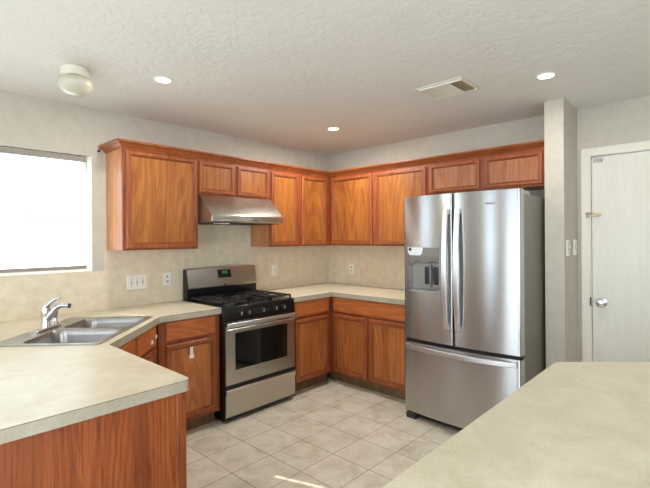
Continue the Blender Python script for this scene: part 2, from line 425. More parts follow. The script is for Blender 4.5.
# ------------------------------------------------------------------ cabinet builder
def door(parent, x0, x1, z0, z1, yf, pm='oak_panel', name='door', fw=0.044):
    """framed door standing 19 mm proud of face yf (front towards -y)"""
    def ring(i, y): return [(x0 + i, y, z0 + i), (x1 - i, y, z0 + i), (x1 - i, y, z1 - i), (x0 + i, y, z1 - i)]
    m = MB()
    m.loft([ring(0, yf), ring(0, yf - 0.012), ring(0.004, yf - 0.017), ring(0.010, yf - 0.019), ring(fw - 0.014, yf - 0.019), ring(fw - 0.012, yf - 0.012), ring(fw - 0.012, yf - 0.003)], (True, False))
    d = m.build(name, 'oak_frame', parent)
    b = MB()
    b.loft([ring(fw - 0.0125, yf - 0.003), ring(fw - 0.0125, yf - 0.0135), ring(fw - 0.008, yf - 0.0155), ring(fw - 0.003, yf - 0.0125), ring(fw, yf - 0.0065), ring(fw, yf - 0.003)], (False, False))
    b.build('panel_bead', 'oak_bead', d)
    p = MB()
    p.loft([ring(fw - 0.002, yf - 0.002), ring(fw - 0.002, yf - 0.0075), ring(fw + 0.004, yf - 0.0075)], (True, True))
    p.build(name + '_panel', pm, d)
    return d
def drawer(parent, x0, x1, z0, z1, yf, mat='oak_drawer'):
    def ring(i, y): return [(x0 + i, y, z0 + i), (x1 - i, y, z0 + i), (x1 - i, y, z1 - i), (x0 + i, y, z1 - i)]
    return MB().loft([ring(0, yf), ring(0, yf - 0.010), ring(0.007, yf - 0.016), ring(0.014, yf - 0.019)]).build('drawer', mat, parent)
def cabinet(name, label, loc, rz, W, z0, z1, D, doors, drawers=(), kick=False, pm='oak_panel', side='oak_side', group=None, cat='cabinet', kickx=(0, 0)):
    c = thing(name, label, cat, loc, rz, group)
    zb = z0
    m = MB(); t_ = 0.016
    m.box(0, t_, 0, -D + t_, zb, z1); m.box(W - t_, W, 0, -D + t_, zb, z1); m.box(t_, W - t_, 0, -D + t_, zb, zb + t_)
    m.box(t_, W - t_, 0, -D + t_, z1 - t_, z1); m.box(t_, W - t_, 0, -0.008, zb + t_, z1 - t_)
    m.build('carcass', side, c)
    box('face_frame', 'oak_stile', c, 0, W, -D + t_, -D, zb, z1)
    for d in doors: door(c, d[0], d[1], d[2], d[3], -D, pm, fw=d[4] if len(d) > 4 else 0.044)
    for d in drawers: drawer(c, *d, -D)
    if kick: box('toe_kick', 'kick', c, kickx[0], W - kickx[1], -D + 0.075, -D + 0.085, 0.0, zb - 0.0005)
    return c

R90 = PI / 2
# uppers on the left wall: local x = world y - y0
UB, UT = 1.375, 2.155
cabinet('wall_cabinet', 'tall single-door oak wall cabinet nearest the window, left of the hood', (0, -2.545, 0), R90, 0.615, UB, UT, 0.305, [(0.020, 0.602, 1.388, 2.118)], cat='cabinet')
cabinet('wall_cabinet', 'short two-door oak wall cabinet directly above the range hood', (0, -1.929, 0), R90, 0.773, 1.832, UT, 0.305, [(0.013, 0.358, 1.848, 2.108, 0.037), (0.398, 0.752, 1.848, 2.108, 0.037)])
cabinet('wall_cabinet', 'two-door oak wall cabinet between range hood and room corner', (0, -1.155, 0), R90, 1.152, UB, UT, 0.305, [(0.014, 0.376, 1.388, 2.105), (0.420, 0.792, 1.388, 2.105)])
cabinet('wall_cabinet', 'two-door oak wall cabinet on back wall between corner and fridge cabinet', (0.327, 0, 0), 0, 1.206, UB, UT, 0.305, [(0.020, 0.577, 1.388, 2.108), (0.614, 1.190, 1.388, 2.108)])
cabinet('wall_cabinet', 'short wide oak wall cabinet with two doors above the refrigerator', (1.535, 0, 0), 0, 1.01, 1.845, UT, 0.305, [(0.022, 0.488, 1.860, 2.110, 0.037), (0.530, 0.980, 1.860, 2.110, 0.037)], pm='oak_panel_pink')
# crown moulding
prof = [(0.0005, 2.125), (0.006, 2.125), (0.010, 2.134), (0.020, 2.142), (0.034, 2.156), (0.046, 2.162), (0.055, 2.170), (0.055, 2.181), (0.0005, 2.181)]
rings = []
for px, py, ox, oy in ((0.0, -2.545, 0, -1), (0.305, -2.545, 1, -1), (0.305, -0.305, 1, -1), (2.545, -0.305, 0, -1)):
    rings.append([(px + ox * a, py + oy * a, b) for a, b in prof])
tag(MB().loft(rings).build('crown_molding', 'oak_rail', smooth=True, angle=15), 'stained oak crown molding running along the tops of all the wall cabinets', 'molding')

# added sheets: brighter light on the walls below the cabinets put into colour
BS = 1.214
m = MB(); m.prism([(-3.79, 0.9145), (-0.0025, 0.9145), (-0.0025, 1.374), (-1.156, 1.374), (-1.156, 1.586), (-1.929, 1.586), (-1.929, 1.374), (-2.56, 1.374), (-2.56, BS), (-3.79, BS)], 0.0002, 0.0022, 'x')
tag(m.build('bright_wall_sheet', 'wall_bright'), 'speckled beige sheet added to colour the left wall brighter behind sink and range', 'bright_wall_sheet')
tag(box('bright_wall_sheet', 'wall_bright', None, 0.0025, 1.575, -0.0022, -0.0002, 0.9145, 1.374), 'speckled beige sheet added to colour the back wall brighter left of the refrigerator', 'bright_wall_sheet')

# base cabinets
BT = 0.8695
cabinet('base_cabinet', 'oak base cabinet left of the range, white child latch on its door', (0, -2.425, 0), R90, 0.497, 0.105, BT, 0.607, [(0.050, 0.460, 0.135, 0.697)], [(0.050, 0.460, 0.722, 0.862)], kick=True, pm='oak_base_panel')
bc = bpy.data.objects['base_cabinet']
cl = MB(); cl.box(0.232, 0.256, -0.6285, -0.626, 0.575, 0.655); cl.box(0.226, 0.262, -0.632, -0.626, 0.572, 0.598); cl.box(0.240, 0.250, -0.634, -0.6285, 0.635, 0.650)
cl.build('child_latch', 'white_plastic', bc, bevel=0.002)
cabinet('base_cabinet', 'oak base cabinet with one drawer and one door between range and corner', (0, -1.153, 0), R90, 0.543, 0.105, BT, 0.607, [(0.033, 0.492, 0.122, 0.697)], [(0.033, 0.492, 0.722, 0.862)], kick=True, pm='oak_base_panel')
cabinet('base_cabinet', 'two-door oak base cabinet with wide drawer front left of the refrigerator', (0.608, 0, 0), 0, 0.95, 0.105, BT, 0.607, [(0.034, 0.447, 0.122, 0.697), (0.482, 0.905, 0.122, 0.697)], [(0.034, 0.905, 0.722, 0.862)], kick=True, pm='oak_base_panel', kickx=(-0.08, 0))

# diagonal sink base: local x along the front edge, -y outwards
E1 = Vector((0.7185, -0.6955)).normalized(); NN = Vector((0.6955, 0.7185)).normalized()
# in the local frame x must equal -E1 so that -y = NN ; rz = angle of -E1
SB = Vector((1.207, -2.981)) - NN * 0.028
rz = math.atan2(-E1.y, -E1.x)
LEN = 0.796
sb = thing('sink_base_cabinet', 'angled oak sink cabinet with false drawer fronts in the inner corner', 'cabinet', (SB.x, SB.y, 0), rz)
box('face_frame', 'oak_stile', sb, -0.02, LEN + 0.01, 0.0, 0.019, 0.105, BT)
m = MB(); m.box(0.0, LEN, 0.019, 0.03, 0.105, BT); m.box(0, 0.016, 0.03, 0.50, 0.105, 0.70); m.box(LEN - 0.016, LEN, 0.03, 0.50, 0.105, 0.70); m.box(0.016, LEN - 0.016, 0.03, 0.5, 0.105, 0.121)
m.build('carcass', 'oak_side', sb)
box('toe_kick', 'kick', sb, -0.02, LEN + 0.01, 0.075, 0.085, 0, 0.1045)
for a, b in ((0.045, 0.385), (0.425, 0.760)):
    drawer(sb, a, b, 0.722, 0.862, 0.0)
    door(sb, a, b, 0.135, 0.697, 0.0, 'oak_base_panel')
for xx, zz_, q in ((0.655, 0.770, 0.016), (0.735, 0.790, 0.011)):
    MB().box(xx - q, xx + q, -0.026, -0.0192, zz_ - 0.014, zz_ + 0.010).build('child_latch', 'white_plastic', sb, bevel=0.002)

# peninsula cabinet run and its oak end panel
PY0 = -3.72
pc = thing('peninsula_cabinet', 'oak-panelled peninsula cabinet under the near left worktop', 'cabinet', (1.25, -3.0, 0))
m = MB(); m.box(0.02, 0.715, -0.70, 0.0, 0.105, BT); m.build('carcass', 'oak_frame', pc)
box('end_panel', 'oak_end', pc, 0.7155, 0.735, -0.72, -0.028, 0.0, BT)
box('corner_stile', 'oak_frame', pc, 0.7155, 0.745, -0.028, 0.012, 0.0, BT, 0.003)
box('back_panel', 'oak_end', pc, -1.24, 0.7145, -0.72, -0.7005, 0, BT)
box('toe_kick', 'kick', pc, 0.0, 0.715, -0.075, -0.065, 0, 0.1045)
# doors on the kitchen side face +y
for a, b in ((0.04, 0.36), (0.38, 0.70)):
    q = MB(); q.box(a, b, 0.0005, 0.019, 0.135, 0.697); q.build('door', 'oak_frame', pc, bevel=0.004)
    q = MB(); q.box(a, b, 0.0005, 0.019, 0.722, 0.862); q.build('drawer', 'oak_drawer', pc, bevel=0.004)

# ------------------------------------------------------------------ worktops
CT0, CT1 = 0.870, 0.914
def worktop(name, label, pts, radii, holes=()):
    c = thing(name, label, 'countertop')
    poly = round_poly(pts, radii)
    m = MB(); m.prism(poly, CT1 - 0.0015, CT1, 'z', holes); m.build('top_sheet', 'laminate', c)
    m = MB(); m.prism(poly, CT1 - 0.0038, CT1 - 0.0016, 'z', holes); m.build('seam_line', 'seam', c)
    m = MB(); m.prism(poly, CT0, CT1 - 0.0039, 'z', holes); m.build('edge_band', 'laminate_edge', c)
    return c
SO = Vector((0.635, -2.427)) - NN * 0.048          # front right corner of the sink, s runs along E1, depth along -NN
def sk(s_, d_): p = SO + E1 * s_ - NN * d_; return (p.x, p.y)
hole = [sk(0.02, 0.02), sk(0.02, 0.54), sk(0.785, 0.54), sk(0.785, 0.02)]
worktop('countertop', 'long cream laminate worktop with the sink, turning into the near peninsula',
        [(0.0, -1.925), (0.0, -3.80), (2.02, -3.80), (2.02, -2.981), (1.207, -2.981), (0.635, -2.427), (0.635, -1.925)],
        [0, 0, 0.03, 0.028, 0.02, 0.02, 0], [hole])
worktop('countertop', 'cream laminate corner worktop between range and refrigerator',
        [(0.0, -1.155), (0.635, -1.155), (0.635, -0.635), (1.575, -0.635), (1.575, 0.0), (0.0, 0.0)], [0, 0, 0, 0, 0, 0])
# island
isl = [(3.0, -3.35), (3.98, -3.35), (3.98, -1.80), (3.62, -1.475), (3.375, -1.475), (3.0, -1.805)]
ic = thing('island_countertop', 'wide cream laminate island worktop in the right foreground', 'countertop')
poly = round_poly(isl, [0.03, 0.03, 0.04, 0.04, 0.04, 0.04])
m = MB(); m.prism(poly, CT0, CT1); m.build('top_sheet', 'laminate', ic, bevel=0.008, seg=3)
ib = thing('kitchen_island', 'oak island base below the wide right-hand worktop', 'island')
ip = [(3.04, -3.31), (3.94, -3.31), (3.94, -1.83), (3.605, -1.52), (3.39, -1.52), (3.04, -1.825)]
m = MB(); m.prism(ip, 0.1, CT0 - 0.0005); m.build('body', 'oak_end', ib)
m = MB(); m.prism([(3.1, -3.25), (3.88, -3.25), (3.88, -1.86), (3.58, -1.58), (3.41, -1.58), (3.1, -1.86)], 0, 0.0995); m.build('toe_kick', 'kick', ib)

# ------------------------------------------------------------------ sink and faucet
skt = thing('kitchen_sink', 'stainless steel double-bowl sink set diagonally in the left worktop', 'sink', (SO.x, SO.y, CT1), math.atan2(E1.y, E1.x))
# local x = s ; local y : +y of a frame with x=E1 is (-E1.y, E1.x) = (0.6955,0.7185) = NN, so depth is -y
m = MB()
b1 = rrect(0.035, 0.378, -0.425, -0.030, 0.055); b2 = rrect(0.410, 0.768, -0.425, -0.030, 0.055)
outer = rrect(0.0, 0.803, -0.558, 0.0, 0.03)
m.prism(outer, 0.0005, 0.006, 'z', [list(reversed(b1)), list(reversed(b2))])
m.build('rim', 'steel_sink', skt, bevel=0.002)
for (x0, x1) in ((0.035, 0.378), (0.410, 0.768)):
    m = MB(); rings = []
    for ins, z, r in ((0.0, 0.004, 0.055), (0.004, -0.004, 0.055), (0.008, -0.03, 0.055), (0.016, -0.15, 0.06), (0.035, -0.178, 0.06), (0.06, -0.184, 0.05)):
        rings.append([(a, b, z) for a, b in rrect(x0 + ins, x1 - ins, -0.425 + ins, -0.030 - ins, r)])
    m.loft(rings, (False, True)); bo = m.build('bowl', 'steel_sink', skt, smooth=True, angle=60)
    cx = (x0 + x1) / 2
    MB().lathe([(0.042, -0.1835), (0.040, -0.181), (0.030, -0.1825), (0.012, -0.183), (0.0, -0.183)], (cx, -0.23, 0), n=24, caps=(False, False)).build('drain', 'chrome', bo, smooth=True)
fx, fy = 0.400, -0.497
fa = thing('kitchen_faucet', 'chrome single-lever kitchen faucet on the back deck of the sink', 'faucet', (*(SO + E1 * fx + NN * fy), CT1 + 0.0065), math.atan2(E1.y, E1.x))
m = MB(); m.loft([[(a, b, z) for a, b in rrect(-0.128 + i, 0.128 - i, -0.028 + i, 0.028 - i, 0.026 - i)] for z, i in ((0, 0), (0.006, 0), (0.012, 0.006))]); m.build('deck_plate', 'chrome', fa, smooth=True)
m = MB().lathe([(0.027, 0.010), (0.026, 0.03), (0.023, 0.05), (0.024, 0.09), (0.026, 0.11), (0.022, 0.130), (0.010, 0.138), (0.0, 0.139)], n=28, caps=(True, False)); m.build('body', 'chrome', fa, smooth=True)
m = MB(); m.tube([(0, 0.005, 0.055), (0.0, 0.03, 0.088), (0.0, 0.055, 0.122), (0.0, 0.075, 0.138), (0, 0.10, 0.143), (0.0, 0.125, 0.141), (0.0, 0.135, 0.139)], [0.020, 0.020, 0.018, 0.016, 0.0145, 0.0135, 0.014], 16); sp = m.build('spout', 'chrome', fa, smooth=True)
m = MB(); m.tube([(0, 0.135, 0.139), (0, 0.142, 0.138)], 0.0145, 16); m.build('aerator', 'dark_plastic', sp, smooth=True)
m = MB(); m.tube([(0, -0.012, 0.125), (0.0, 0.012, 0.146), (0.0, 0.038, 0.168), (0.0, 0.064, 0.183), (0, 0.086, 0.187)], [0.020, 0.016, 0.011, 0.009, 0.007], 14); m.build('lever', 'chrome', fa, smooth=True)
m = MB().lathe([(0.020, 0.010), (0.018, 0.02), (0.013, 0.03), (0.013, 0.07), (0.017, 0.082), (0.017, 0.105), (0.008, 0.115), (0, 0.116)], (-0.098, 0.0, 0), n=24, caps=(True, False)); m.build('side_sprayer', 'chrome', fa, smooth=True)

# ------------------------------------------------------------------ range (local x = world y - centre, -y = world +x)
rg = thing('gas_range', 'freestanding stainless and black gas range between the oak base cabinets', 'range', (0, -1.541, 0), R90)
HW = 0.377
m = MB(); m.box(-HW, HW, -0.6320, -0.03, 0.03, 0.895); m.box(-HW, HW, -0.660, -0.6320, 0.03, 0.7945)
m.build('body', 'black_enamel', rg, bevel=0.003)
for sx in (-1, 1):
    for sy in (-0.08, -0.58): MB().lathe([(0.02, 0.0), (0.02, 0.012), (0.012, 0.014), (0.012, 0.0299)], (sx * (HW - 0.05), sy, 0), n=12).build('levelling_foot', 'black_matte', rg)
# cooktop
m = MB(); m.box(-HW, HW, -0.6390, -0.115, 0.8955, 0.912); ct = m.build('cooktop', 'black_enamel', rg, bevel=0.004)
burn = [(-0.235, -0.50), (-0.235, -0.245), (0.0, -0.37), (0.235, -0.50), (0.235, -0.245)]
for bx_, by_ in burn:
    b = MB().lathe([(0.055, 0.9125), (0.050, 0.918), (0.038, 0.920), (0.036, 0.928), (0.0, 0.928)], (bx_, by_, 0), n=24, caps=(True, False)).build('burner', 'dark_plastic', ct, smooth=True)
    MB().lathe([(0.034, 0.9285), (0.034, 0.935), (0.028, 0.938), (0.0, 0.938)], (bx_, by_, 0), n=24, caps=(True, False)).build('burner_cap', 'cast_iron', ct, smooth=True)
for x0, x1 in ((-0.362, -0.124), (-0.119, 0.119), (0.124, 0.362)):
    m = MB(); zt, zb_ = 0.950, 0.937; bw = 0.006
    y0_, y1_ = -0.625, -0.135; xm = (x0 + x1) / 2
    for xx in (x0 + bw, x1 - bw): m.box(xx - bw, xx + bw, y0_, y1_, zb_, zt)
    for yy in (y0_ + bw, (y0_ + y1_) / 2, y1_ - bw): m.box(x0, x1, yy - bw, yy + bw, zb_, zt)
    for cy in ((-0.5, -0.245) if abs(xm) > .05 else (-0.37,)):
        for k in range(8):
            a = k * PI / 4 + PI / 8; r0, r1 = 0.03, 0.092
            m.tube([(xm + r0 * math.cos(a), cy + r0 * math.sin(a), zt - 0.004), (xm + r1 * math.cos(a), cy + r1 * math.sin(a), zt - 0.004)], 0.0048, 6)
        m.tube([(xm + 0.092 * math.cos(k * PI / 12), cy + 0.092 * math.sin(k * PI / 12), zt - 0.007) for k in range(25)], 0.0048, 6)
    for xx in (x0 + bw, x1 - bw):
        for yy in (y0_ + bw, y1_ - bw): m.box(xx - bw, xx + bw, yy - bw, yy + bw, 0.9122, zb_)
    m.build('grate', 'cast_iron', rg)
# control panel
m = MB(); m.prism([(-0.6325, 0.795), (-0.6550, 0.795), (-0.6570, 0.835), (-0.6500, 0.900), (-0.6420, 0.912), (-0.6325, 0.894)], -HW, HW, 'x'); cp = m.build('control_panel', 'black_enamel', rg, bevel=0.003)
for wy in (-1.767, -1.688, -1.539, -1.399, -1.307):
    lx = wy + 1.541
    k = MB().lathe([(0.021, -0.6560), (0.021, -0.6610), (0.017, -0.6630), (0.015, -0.6790), (0.0, -0.6800)], (lx, 0, 0.853), 'y', 20, (True, False)).build('knob', 'black_matte', cp, smooth=True)
    m = MB(); m.box(lx - 0.0025, lx + 0.0025, -0.6890, -0.6790, 0.840, 0.868); m.build('knob_grip', 'grey_plastic', k, bevel=0.001)
# oven door
def rect_ring(x0, x1, z0, z1, y): return [(x0, y, z0), (x1, y, z0), (x1, y, z1), (x0, y, z1)]
m = MB()
m.loft([rect_ring(-0.368, 0.367, 0.298, 0.738, -0.6604), rect_ring(-0.368, 0.367, 0.298, 0.738, -0.6640), rect_ring(-0.364, 0.363, 0.302, 0.734, -0.6680),
        rect_ring(-0.280, 0.278, 0.408, 0.704, -0.6680), rect_ring(-0.278, 0.276, 0.410, 0.702, -0.6640)], (True, False))
od = m.build('oven_door', 'steel', rg)
box('oven_window', 'oven_glass', od, -0.280, 0.278, -0.6660, -0.6520, 0.408, 0.704)
m = MB()
m.prism([(-0.676, 0.755), (-0.686, 0.753), (-0.690, 0.757), (-0.691, 0.772), (-0.689, 0.786), (-0.685, 0.789), (-0.676, 0.788)], -0.366, 0.362, 'x')
m.box(-0.366, -0.345, -0.677, -0.662, 0.728, 0.765); m.box(0.341, 0.362, -0.677, -0.662, 0.728, 0.765)
m.build('door_handle', 'steel_bright', od, bevel=0.002)
# drawer
m = MB(); n_ = 16; rings = []
for x in (-0.368, 0.367):
    rings.append([(x, -0.6604, 0.048), (x, -0.6640, 0.048), (x, -0.6670, 0.07), (x, -0.6670, 0.215), (x, -0.6760, 0.240), (x, -0.6790, 0.256), (x, -0.6720, 0.263), (x, -0.6604, 0.263)])
m.loft(rings); m.build('storage_drawer', 'steel', rg, smooth=True, angle=30)
# backguard
m = MB(); m.prism([(-0.03, 0.895), (-0.100, 0.895), (-0.100, 1.03), (-0.112, 1.03), (-0.080, 1.180), (-0.06, 1.188), (-0.03, 1.185)], -HW, HW, 'x'); bgd = m.build('backguard', 'black_enamel', rg, bevel=0.003)
m = MB(); rings = []
N = 24
for k in range(N + 1):
    x = -HW + 0.006 + (2 * HW - 0.012) * k / N; u = (x / HW); arch = 0.012 * (1 - u * u)
    zt = 1.190 + arch * 0.8; e = 0.0
    rings.append([(x, -0.104, 1.018), (x, -0.115, 1.018), (x, -0.117, 1.030), (x, -0.086, 1.180 + arch), (x, -0.074, zt), (x, -0.045, zt), (x, -0.045, zt - 0.006), (x, -0.082, 1.165)])
m.loft(rings); m.build('backguard_face', 'steel', bgd, smooth=True, angle=35)
def on_guard(x, t_, off): return (x, -0.117 + 0.032 * t_ - off * 0.98, 1.030 + 0.160 * t_ + off * -0.2)
m = MB(); m.loft([[on_guard(-0.062, 0.42, o), on_guard(0.080, 0.42, o), on_guard(0.074, 0.86, o), on_guard(-0.068, 0.86, o)] for o in (-0.004, 0.004)]); clk = m.build('clock_panel', 'black_enamel', bgd)
m = MB()
for x in (-0.016, -0.003, 0.014, 0.027):
    q = 0.0048
    for a0, a1, t0, t1 in ((0, 1, .775, .80), (0, 1, .715, .735), (0, 1, .655, .68), (0, .25, .66, .80), (.75, 1, .66, .80)):
        m.loft([[on_guard(x + a0 * 0.009, t0, o), on_guard(x + a1 * 0.009, t0, o), on_guard(x + a1 * 0.009, t1, o), on_guard(x + a0 * 0.009, t1, o)] for o in (0.0035, 0.0055)])
m.build('clock_display', 'green_led', clk)
m = MB(); m.loft([[on_guard(-0.008, -0.02, o), on_guard(0.010, -0.02, o), on_guard(0.010, 0.06, o), on_guard(-0.008, 0.06, o)] for o in (0.0, 0.0025)]); m.build('badge', 'black_matte', bgd)

# ------------------------------------------------------------------ range hood
hd = thing('range_hood', 'stainless steel under-cabinet range hood above the gas range', 'hood', (0, -1.543, 0), R90)
A = 0.382
m = MB()
pr_ = [(-0.002, 1.598), (-0.002, 1.831), (-0.318, 1.831), (-0.328, 1.824), (-0.500, 1.662), (-0.510, 1.648), (-0.510, 1.600), (-0.500, 1.592)]
m.prism(pr_, -A, A, 'x'); m.build('canopy', 'steel_hood', hd, bevel=0.003)
box('filter_panel', 'black_matte', hd, -A + 0.03, A - 0.03, -0.46, -0.05, 1.588, 1.5915)
box('lamp_cover', 'white_plastic', hd, -0.30, -0.18, -0.46, -0.40, 1.582, 1.5875)
m = MB().box(0.02, 0.08, -0.5125, -0.5102, 1.612, 1.622); m.build('switch_strip', 'dark_plastic', hd)

# ------------------------------------------------------------------ refrigerator (local x centred, front -y)
FX0, FX1 = 1.608, 2.524; FC = (FX0 + FX1) / 2; FH = (FX1 - FX0) / 2
fg = thing('refrigerator', 'stainless steel french-door refrigerator with bottom freezer and water dispenser', 'refrigerator', (FC, 0, 0))
def yf(x): return -0.860 + 0.032 * (x / FH) ** 2
box('body', 'fridge_side', fg, -FH + 0.004, FH - 0.004, -0.745, -0.05, 0.055, 1.752, 0.004)
m = MB(); m.box(-FH + 0.03, FH - 0.03, -0.79, -0.2, 0.012, 0.0545); m.build('base_grille', 'black_matte', fg)
for sx in (-1, 1):
    m = MB(); m.loft([[(a, b, z) for a, b in rrect(sx * (FH - 0.055) - 0.045, sx * (FH - 0.055) + 0.045, -0.835, -0.75, 0.012)] for z in (0.0, 0.045)]); m.build('front_foot', 'dark_plastic', fg, bevel=0.004)
for sx in (-1, 1):
    m = MB(); m.prism(round_poly([(sx * (FH - 0.01), -0.80), (sx * (FH - 0.09), -0.80), (sx * (FH - 0.13), -0.70), (sx * (FH - 0.13), -0.60), (sx * (FH - 0.01), -0.60)], [0.008] * 5), 1.7525, 1.778); m.build('hinge_cover', 'grey_plastic', fg, bevel=0.003)
def curved_panel(x0, x1, z0, z1, ybk, hole=None, n=24, r=0.010):
    """solid door with a convex front following yf; optional rectangular opening (hx0,hx1,hz0,hz1) of given depth"""
    m = MB(); xs = sorted(set([x0 + (x1 - x0) * k / n for k in range(n + 1)] + ([hole[0], hole[1]] if hole else [])))
    zs = [z0, z1] if not hole else [z0, hole[2], hole[3], z1]
    def fy(x):
        e = min(x - x0, x1 - x); k = max(0.0, 1 - e / r)
        return yf(x) + r * (1 - math.sqrt(max(0, 1 - k * k)))
    xs = sorted(set(xs + [x0 + r * f for f in (.1, .3, .6, 1)] + [x1 - r * f for f in (.1, .3, .6, 1)]))
    F = {(i, j): m.bm.verts.new((x, fy(x), z)) for i, x in enumerate(xs) for j, z in enumerate(zs)}
    B = {(i, j): m.bm.verts.new((x, ybk, z)) for i, x in enumerate(xs) for j, z in enumerate(zs)}
    nx, nz = len(xs) - 1, len(zs) - 1
    inh = lambda i, j: hole and hole[0] - 1e-6 <= (xs[i] + xs[i + 1]) / 2 <= hole[1] + 1e-6 and hole[2] <= (zs[j] + zs[j + 1]) / 2 <= hole[3]
    for i in range(nx):
        for j in range(nz):
            if inh(i, j): continue
            m.face([F[i, j], F[i + 1, j], F[i + 1, j + 1], F[i, j + 1]]); m.face([B[i, j + 1], B[i + 1, j + 1], B[i + 1, j], B[i, j]])
            for (di, dj, a, b) in ((-1, 0, (i, j), (i, j + 1)), (1, 0, (i + 1, j), (i + 1, j + 1)), (0, -1, (i, j), (i + 1, j)), (0, 1, (i, j + 1), (i + 1, j + 1))):
                ii, jj = i + di, j + dj
                if ii < 0 or jj < 0 or ii >= nx or jj >= nz or inh(ii, jj): m.face([F[a], F[b], B[b], B[a]])
    return m
DSP = (1.655 - FC, 1.938 - FC, 1.024, 1.378)
ld = curved_panel(-FH, -0.020, 0.650, 1.782, -0.7525, DSP).build('left_door', 'fridge_steel', fg, smooth=True, angle=40)
rd = curved_panel(-0.010, FH, 0.650, 1.782, -0.7525).build('right_door', 'fridge_steel', fg, smooth=True, angle=40)
fz = curved_panel(-FH, FH, 0.060, 0.622, -0.7525).build('freezer_drawer', 'fridge_steel', fg, smooth=True, angle=40)
box('door_gasket', 'black_matte', fg, -FH + 0.015, FH - 0.015, -0.7522, -0.7455, 0.07, 1.74)
box('mullion', 'black_matte', fg, -FH + 0.012, FH - 0.012, -0.815, -0.746, 0.6225, 0.6495)
# dispenser
x0, x1, z0, z1 = DSP; yb = -0.775; e = 0.001
m = MB()
m.box(x0 + e, x1 - e, yb, yb + 0.006, z0 + e, z1 - e)
rc = m.build('dispenser_back', 'recess_grey', ld)
m = MB(); m.loft([[(x0 + e, yf(x0) + 0.006, z0 + e), (x1 - e, yf(x1) + 0.006, z0 + e), (x1 - e, yb - e, z0 + e), (x0 + e, yb - e, z0 + e)], [(x0 + e, yf(x0) + 0.006, z0 + 0.016), (x1 - e, yf(x1) + 0.006, z0 + 0.016), (x1 - e, yb - e, z0 + 0.022), (x0 + e, yb - e, z0 + 0.022)]]); m.build('drip_tray', 'grey_plastic', ld)
for nm, xa, xb in (('paddle', x0 + 0.128, x0 + 0.184), ('paddle', x0 + 0.202, x0 + 0.262)):
    m = MB(); m.box(xa, xb, -0.812, -0.777, 1.070, 1.240); m.build(nm + '_bracket', 'grey_plastic', ld, bevel=0.003)
    m = MB(); m.prism([(-0.8125, 1.228), (-0.822, 1.22), (-0.820, 1.105), (-0.8125, 1.085)], xa + 0.008, xb - 0.008, 'x'); m.build(nm, 'dark_plastic', ld, bevel=0.003)
m = MB(); rings = []
for k in range(13):
    x = x0 + e + (x1 - x0 - 2 * e) * k / 12; zb2 = 1.262 + 0.010 * math.sin(k * 0.9) - (0.02 if k < 2 else 0)
    rings.append([(x, yb - e, 1.255), (x, yf(x) + 0.030, zb2 - 0.004), (x, yf(x) + 0.018, zb2 + 0.018), (x, yf(x) + 0.014, 1.31), (x, yf(x) + 0.010, z1 - e), (x, yb - e, z1 - e)])
m.loft(rings); m.build('dispenser_hood', 'recess_grey', ld, smooth=True, angle=45)
# curled steel lip with the round sensor hanging into the opening
m = MB(); q = round_poly([(x0 - 0.0, z1 - 0.001), (x0 + 0.002, z1 - 0.045), (x0 + 0.02, z1 - 0.062), (x0 + 0.115, z1 - 0.064), (x0 + 0.132, z1 - 0.040), (x0 + 0.136, z1 - 0.001)], [0, 0.02, 0.02, 0.025, 0.02, 0])
m.prism(q, -0.846, -0.838, 'y'); lp = m.build('display_panel', 'steel_bright', ld, bevel=0.002)
MB().lathe([(0.014, -0.8485), (0.012, -0.8505), (0, -0.8505)], (x0 + 0.022, 0, z1 - 0.016), 'y', 20, (True, False)).build('filter_light', 'black_enamel', lp, smooth=True)
# handles
def bow_handle(name, pa, pb, bow, wdt, thk, par, vertical=True, n=20):
    m = MB(); rings = []
    for k in range(n + 1):
        f = k / n; p = Vector(pa).lerp(Vector(pb), f)
        off = bow * (1 - (2 * f - 1) ** 2) + 0.018
        yy = p.y - off
        if vertical: rings.append([(p.x + a, yy + b, p.z) for a, b in ((-wdt, thk), (-wdt, -thk * .7), (-wdt * .85, -thk), (wdt * .85, -thk), (wdt, -thk * .7), (wdt, thk))])
        else: rings.append([(p.x, yy + b, p.z + a) for a, b in ((-wdt, thk), (-wdt, -thk * .7), (-wdt * .85, -thk), (wdt * .85, -thk), (wdt, -thk * .7), (wdt, thk))])
    m.loft(rings)
    for P0 in (pa, pb):
        P0 = Vector(P0)
        if vertical: s_ = 1 if P0.z < (pa[2] + pb[2]) / 2 else -1; m.box(P0.x - wdt * .8, P0.x + wdt * .8, P0.y - 0.016, P0.y + 0.004, min(P0.z, P0.z + s_ * 0.035), max(P0.z, P0.z + s_ * 0.035))
        else: s_ = 1 if P0.x < 0 else -1; m.box(min(P0.x, P0.x + s_ * 0.04), max(P0.x, P0.x + s_ * 0.04), P0.y - 0.016, P0.y + 0.006, P0.z - wdt * .8, P0.z + wdt * .8)
    return m.build(name, 'steel_bright', par, bevel=0.002)
bow_handle('door_handle', (-0.062, yf(0), 0.765), (-0.062, yf(0), 1.665), 0.035, 0.019, 0.009, ld)
bow_handle('door_handle', (0.030, yf(0), 0.765), (0.030, yf(0), 1.665), 0.035, 0.019, 0.009, rd)
bow_handle('drawer_handle', (-FH + 0.02, yf(FH) + 0.002, 0.588), (FH - 0.02, yf(FH) + 0.002, 0.588), 0.062, 0.018, 0.009, fz, vertical=False)
# small wordmark, too fine to read: a row of short strokes
m = MB(); x = 2.297 - FC
for wd, hh in ((0.010, 0.010), (0.006, 0.010), (0.004, 0.010), (0.007, 0.008), (0.004, 0.010), (0.008, 0.008), (0.007, 0.008), (0.008, 0.008)):
    m.box(x, x + wd * .7, yf(x) - 0.0015, yf(x) + 0.002, 1.688, 1.688 + hh); x += wd + 0.0015
m.build('wordmark', 'dark_plastic', rd)

